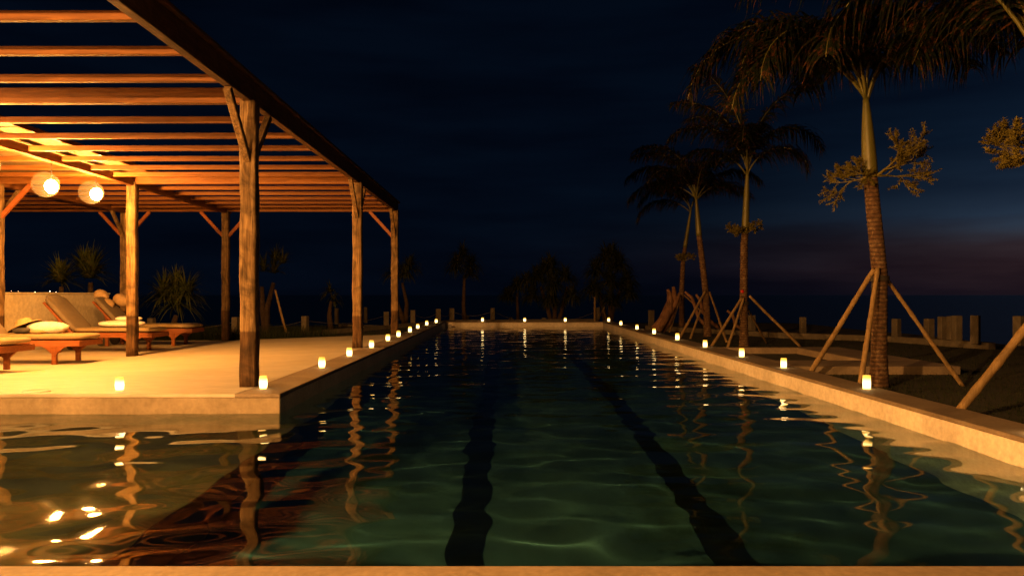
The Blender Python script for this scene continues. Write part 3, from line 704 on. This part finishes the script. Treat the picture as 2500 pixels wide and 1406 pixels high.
# epiphytes on the trunks
def epiphyte(c, spread, label, seed, arms):
    t = thing('epiphyte', c, label, 'plant', 'branching epiphytes growing on the palm trunks'); rr = random.Random(seed); c = Vector(c)
    br = MB(); lf = MB()
    def grow(p, d, L, r, lev):
        pts = [p.copy()]
        for i in range(5):
            d = (d+Vector((rr.uniform(-.22, .22), rr.uniform(-.22, .22), rr.uniform(-.16, .22)))).normalized(); p = p+d*L/5; pts.append(p.copy())
        br.tube(pts, [r*(1-.6*i/5) for i in range(6)], 5)
        if lev >= 2:
            for q in pts[1:]:
                for _ in range(6):
                    v = Vector((rr.uniform(-1, 1), rr.uniform(-1, 1), rr.uniform(-.8, 1))).normalized(); lf.leaf(q, (v+d*.6), rr.uniform(.018, .038), .013, rr.uniform(-.3, .6), 2, side=v.orthogonal())
        if lev < 3:
            for i in (2, 4, 5, 5):
                dd = (d+Vector((rr.uniform(-1, 1), rr.uniform(-.8, .8), rr.uniform(-.9, 1.0)))*.75).normalized()
                grow(pts[i], dd, L*rr.uniform(.55, .8), r*.5, lev+1)
    for d, L in arms: grow(c, Vector(d).normalized(), L*spread, .012*spread+.004, 0)
    br.build('branch', M_epi, t, True); o = lf.build('foliage', M_epi, t); o['kind'] = 'stuff'
epiphyte((4.22, 9.08, 2.31), 1.0, 'twiggy epiphyte with two leafy arms on the nearest palm trunk', 3, [((-1, .1, -.12), .26), ((-.9, -.3, .12), .18), ((1, -.1, .25), .32), ((.7, -.3, .5), .26), ((.9, .2, -.1), .28)])
epiphyte((4.36, 6.45, 2.05), 1.0, 'leafy epiphyte at the right edge of the photo', 5, [((-1, -.1, .1), .22), ((-.8, .2, .6), .20), ((-.9, 0, -.3), .16), ((.5, 0, .6), .2)])
epiphyte((4.83, 16.2, 2.22), .95, 'bushy epiphyte clump on the middle palm', 8, [((-.8, -.3, .3), .2), ((-.5, -.5, -.2), .16), ((.6, -.4, .3), .18), ((0, -1, .5), .14)])
epiphyte((5.17, 23.3, 1.95), 1.0, 'tiny epiphyte tuft on the farthest palm', 9, [((-.8, -.3, .3), .16), ((.8, -.4, .1), .16), ((0, -1, .3), .1)])

# driftwood trunk with stubby forks
mb = MB(); dy = 21.0
def dp(px, py, o=0): return P(px, py, dy+o)
mb.tube([dp(1602, 806), dp(1618, 783), dp(1632, 758), dp(1637, 735), dp(1634, 715), dp(1630, 706)], [.15, .14, .14, .10, .065, .04], 10, jit=.08)
mb.tube([dp(1612, 805, .2), dp(1630, 785, .2), dp(1643, 755, .1), dp(1646, 728), dp(1646, 712, -.05), dp(1644, 700, -.05)], [.14, .13, .10, .08, .06, .045], 9, jit=.1)
mb.tube([dp(1634, 762), dp(1646, 742), dp(1655, 726), dp(1660, 715)], [.10, .09, .06, .04], 8, jit=.1)
single('driftwood_trunk', mb, M_drift, 'forked reddish driftwood trunk leaning beside the farthest palm', 'driftwood')
for (a, b, c_, lb) in ((dp(1672, 712), dp(1695, 745), dp(1722, 795), 'crooked dead branch between the two far palms'), (dp(1700, 720, -.5), dp(1712, 752), dp(1755, 800), 'twisted dark branch behind the slender palm'),
                       (dp(1775, 758), dp(1792, 780), dp(1808, 800), 'short dead branch left of the middle palm')):
    mb = MB(); mb.tube([a, Vector(a).lerp(Vector(b), .5)+Vector((.05, 0, .02)), b, Vector(b).lerp(Vector(c_), .5)+Vector((-.05, 0, -.03)), c_], [.03, .045, .05, .05, .06], 7, jit=.25)
    single('dead_branch', mb, M_drift, lb, 'branch', 'dead branches stuck in the lawn')

# ------------------------------------------------------------------ screw pines and shrubs
def rosette(mb, c, r, n, up, droop, w, rr):
    for k in range(n):
        a = rr.uniform(0, 6.283); e = rr.uniform(up, 1.45); v = Vector((math.cos(a)*math.cos(e), math.sin(a)*math.cos(e), math.sin(e)))
        mb.leaf(Vector(c)+v*.05, v, r*rr.uniform(.7, 1.15), w, droop*rr.uniform(.7, 1.2), 5)
def tree(name, label, cat, base, forks, r0, ros, leafm, group=None, seed=1, prop=None, droop=2.2, up=-.2, w=.045, nl=60):
    rr = random.Random(seed); t = thing(name, base, label, cat, group); b = Vector(base)
    mb = MB()
    for tip in forks:
        tip = Vector(tip); mid = b.lerp(tip, .5)+Vector((rr.uniform(-.1, .1), rr.uniform(-.1, .1), .05))
        mb.tube([b, b.lerp(mid, .6), mid, mid.lerp(tip, .5), tip], [r0*1.25, r0, r0*.9, r0*.75, r0*.6], 9, jit=.12)
    mb.build('trunk', M_bark2, t, True)
    mb = MB()
    for c, r in ros: rosette(mb, c, r, nl, up, droop, w, rr)
    o = mb.build('crown', leafm, t); o['kind'] = 'stuff'; return t
SG = 'screw pines beyond the fence'
def Q(px, py, y, o=0): return P(px, py, y+o)
tree('screw_pine', 'lone screw pine with thin trunk and mop crown behind the far left pool corner', 'tree', (gpx(1137, 33), 33, -.8), [Q(1134, 672, 33)], .09,
     [(Q(1110, 655, 33), .75), (Q(1150, 650, 33), .8), (Q(1130, 625, 33), .8), (Q(1120, 640, 33, -.4), .7), (Q(1150, 670, 33), .6)], M_strap, SG, 1, nl=130)
tree('screw_pine', 'leaning screw pine right of the farthest pergola post', 'tree', (gpx(990, 28.5), 28.5, -.2), [Q(982, 690, 28.5), Q(960, 680, 28.5)], .08,
     [(Q(965, 670, 28.5), .7), (Q(1000, 655, 28.5), .75), (Q(990, 670, 28.5, -.3), .6)], M_strap, SG, 2, nl=120)
tree('screw_pine', 'dim little screw pine left of the second pergola post', 'tree', (gpx(808, 25.5), 25.5, -.2), [Q(808, 735, 25.5)], .08,
     [(Q(806, 715, 25.5), .5), (Q(815, 735, 25.5), .4)], M_strap, SG, 3, nl=40)
tree('screw_pine', 'forked propped screw pine just right of the nearest pergola post', 'tree', (gpx(650, 22.2), 22.2, -.25), [Q(668, 690, 22.2), Q(640, 700, 22.2)], .09,
     [(Q(668, 668, 22.2), .62), (Q(690, 645, 22.2), .5), (Q(645, 665, 22.2), .55), (Q(672, 640, 22.2), .5)], M_strap, SG, 4, droop=1.0, up=.2, nl=45)
pole((gpx(702, 21.6), 21.6, -.2), Q(672, 708, 22.0), 'propping pole of the forked screw pine right of the nearest post', .035)
tree('screw_pine', 'broad low screw pine in the middle of the dark clump past the pool end', 'tree', (gpx(1352, 34), 34, -.9), [Q(1355, 690, 34), Q(1320, 700, 34), Q(1385, 700, 34)], .10,
     [(Q(1345, 655, 34), .85), (Q(1310, 680, 34), .8), (Q(1380, 680, 34), .8), (Q(1350, 700, 34, -.5), .8), (Q(1330, 665, 34, .3), .8), (Q(1300, 725, 34, -.4), .75), (Q(1395, 725, 34, -.4), .75), (Q(1345, 735, 34, -.6), .75)], M_strap, SG, 5, nl=190, w=.07)
tree('screw_pine', 'tall dense screw pine at the right of the dark clump past the pool end', 'tree', (gpx(1485, 32.5), 32.5, -.7), [Q(1490, 680, 32.5), Q(1460, 700, 32.5), Q(1520, 695, 32.5)], .10,
     [(Q(1480, 635, 32.5), .85), (Q(1510, 650, 32.5), .85), (Q(1455, 665, 32.5), .8), (Q(1530, 690, 32.5), .75), (Q(1490, 690, 32.5, -.5), .85), (Q(1495, 625, 32.5), .7), (Q(1450, 710, 32.5, -.5), .75), (Q(1535, 720, 32.5, -.5), .7), (Q(1490, 735, 32.5, -.6), .75)], M_strap, SG, 6, nl=190, w=.07)
tree('screw_pine', 'small drooping screw pine at the left of the dark clump past the pool end', 'tree', (gpx(1265, 34), 34, -.9), [Q(1262, 715, 34)], .08,
     [(Q(1262, 705, 34), .75), (Q(1285, 690, 34), .7), (Q(1240, 725, 34), .6)], M_strap, SG, 10, nl=190, w=.07)
pole(Q(1452, 790, 30), Q(1452, 725, 30), 'thin upright stake right of the third far candle', .04)
pole(Q(1455, 792, 31), Q(1476, 750, 31.5), 'dim pole left of the last far candle', .045)
pole(Q(1482, 788, 31), Q(1472, 752, 31.5), 'dim pole propping the tall dense screw pine', .035)
YG = 'spiky shrubs behind the terrace'
tree('spiky_shrub', 'big spreading spiky shrub between the two inner pergola posts', 'shrub', (gpx(430, 22.4), 22.4, -.25), [Q(430, 770, 22.4)], .10,
     [(Q(430, 745, 22.4), 1.05), (Q(400, 725, 22.4), .85), (Q(455, 720, 22.4), .85), (Q(430, 700, 22.4), .6)], M_strap2, YG, 7, droop=1.3, up=-.25, nl=150, w=.06)
tree('spiky_shrub', 'small fan-shaped spiky shrub above the cream wall, left one', 'shrub', (gpx(150, 20.5), 20.5, -.25), [Q(150, 700, 20.5)], .09,
     [(Q(148, 690, 20.5), .72), (Q(148, 678, 20.5), .5)], M_strap2, YG, 8, droop=1.0, up=.0, nl=110, w=.06)
tree('spiky_shrub', 'taller spiky shrub above the cream wall, left of the dark post', 'shrub', (gpx(222, 21.5), 21.5, -.25), [Q(222, 690, 21.5)], .10,
     [(Q(220, 680, 21.5), .95), (Q(225, 665, 21.5), .7), (Q(205, 650, 21.5), .6)], M_strap2, YG, 9, droop=1.0, up=.0, nl=110, w=.06)

# grasses (nobody could count them)
def grass(name, spots, n, h, w, label=None):
    mb = MB(); rr = random.Random(len(name)+n)
    for _ in range(n):
        x, y = spots(rr); z = lawn_z(x, y); a = rr.uniform(0, 6.283); hh = h*rr.uniform(.5, 1.2)
        mb.leaf((x, y, z-.01), (math.cos(a)*.35, math.sin(a)*.35, 1), hh, w, rr.uniform(.2, 1.4), 3, side=Vector((math.sin(a), math.cos(a), 0)))
    o = mb.build(name, M_grass); tag(o, label, 'grass', None, 'stuff')
def clump(cs, s):
    def f(rr):
        c = rr.choice(cs); return c[0]+rr.gauss(0, s), c[1]+abs(rr.gauss(0, s))
    return f
grass('ornamental_grass', clump([(-9.0+.42*i, 19.75) for i in range(11)], .25), 3800, .48, .010, 'tall tufts of ornamental grass along the back of the terrace')
grass('ornamental_grass', clump([(-4.4, 20.2), (-3.4, 21.0), (-3.0, 23.5)], .5), 500, .18, .010, 'short sparse grass beside the far pergola post')
def lawnspots(rr):
    while True:
        x = 3.84+rr.random()**1.4*6.5; y = 5+rr.random()**1.3*14
        if not (x < 6.1 and 10.6 < y < 14.6): return x, y
grass('lawn_grass', lawnspots, 26000, .05, .007, 'short turf blades over the lawn right of the pool')

# far harbour lights above the wall
for i, (px, py, s, c) in enumerate([(126, 716, 1.3, (1, .95, 1)), (122, 711, .9, (1, .8, .5)), (86, 713, .8, (1, .65, .3)), (137, 713, .6, (1, .7, .4)), (45, 711, .5, (1, .5, .2)), (28, 710, .5, (1, .5, .2))]):
    mb = MB(); y = 900; c0 = P(px, py, y); mb.sphere(c0, .5*s, 10, 6)
    m, t_, b_ = mat('harbour_light'); b_.inputs['Emission Color'].default_value = (*c, 1); b_.inputs['Emission Strength'].default_value = 9
    single('harbour_light', mb, m, 'tiny %s light far across the bay above the cream wall, %s from the left' % (['white', 'warm', 'orange', 'yellow', 'faint', 'dim'][i], ['fourth', 'third', 'third', 'rightmost', 'second', 'leftmost'][i]), 'light', 'lights across the bay')

for o in S.objects:
    if o.type == 'MESH' and o.name.split('.')[0] in ('pool_floor', 'pool_ledge', 'lane_line', 'pool_wall', 'wing_wall'): o.cycles.is_caustics_receiver = True
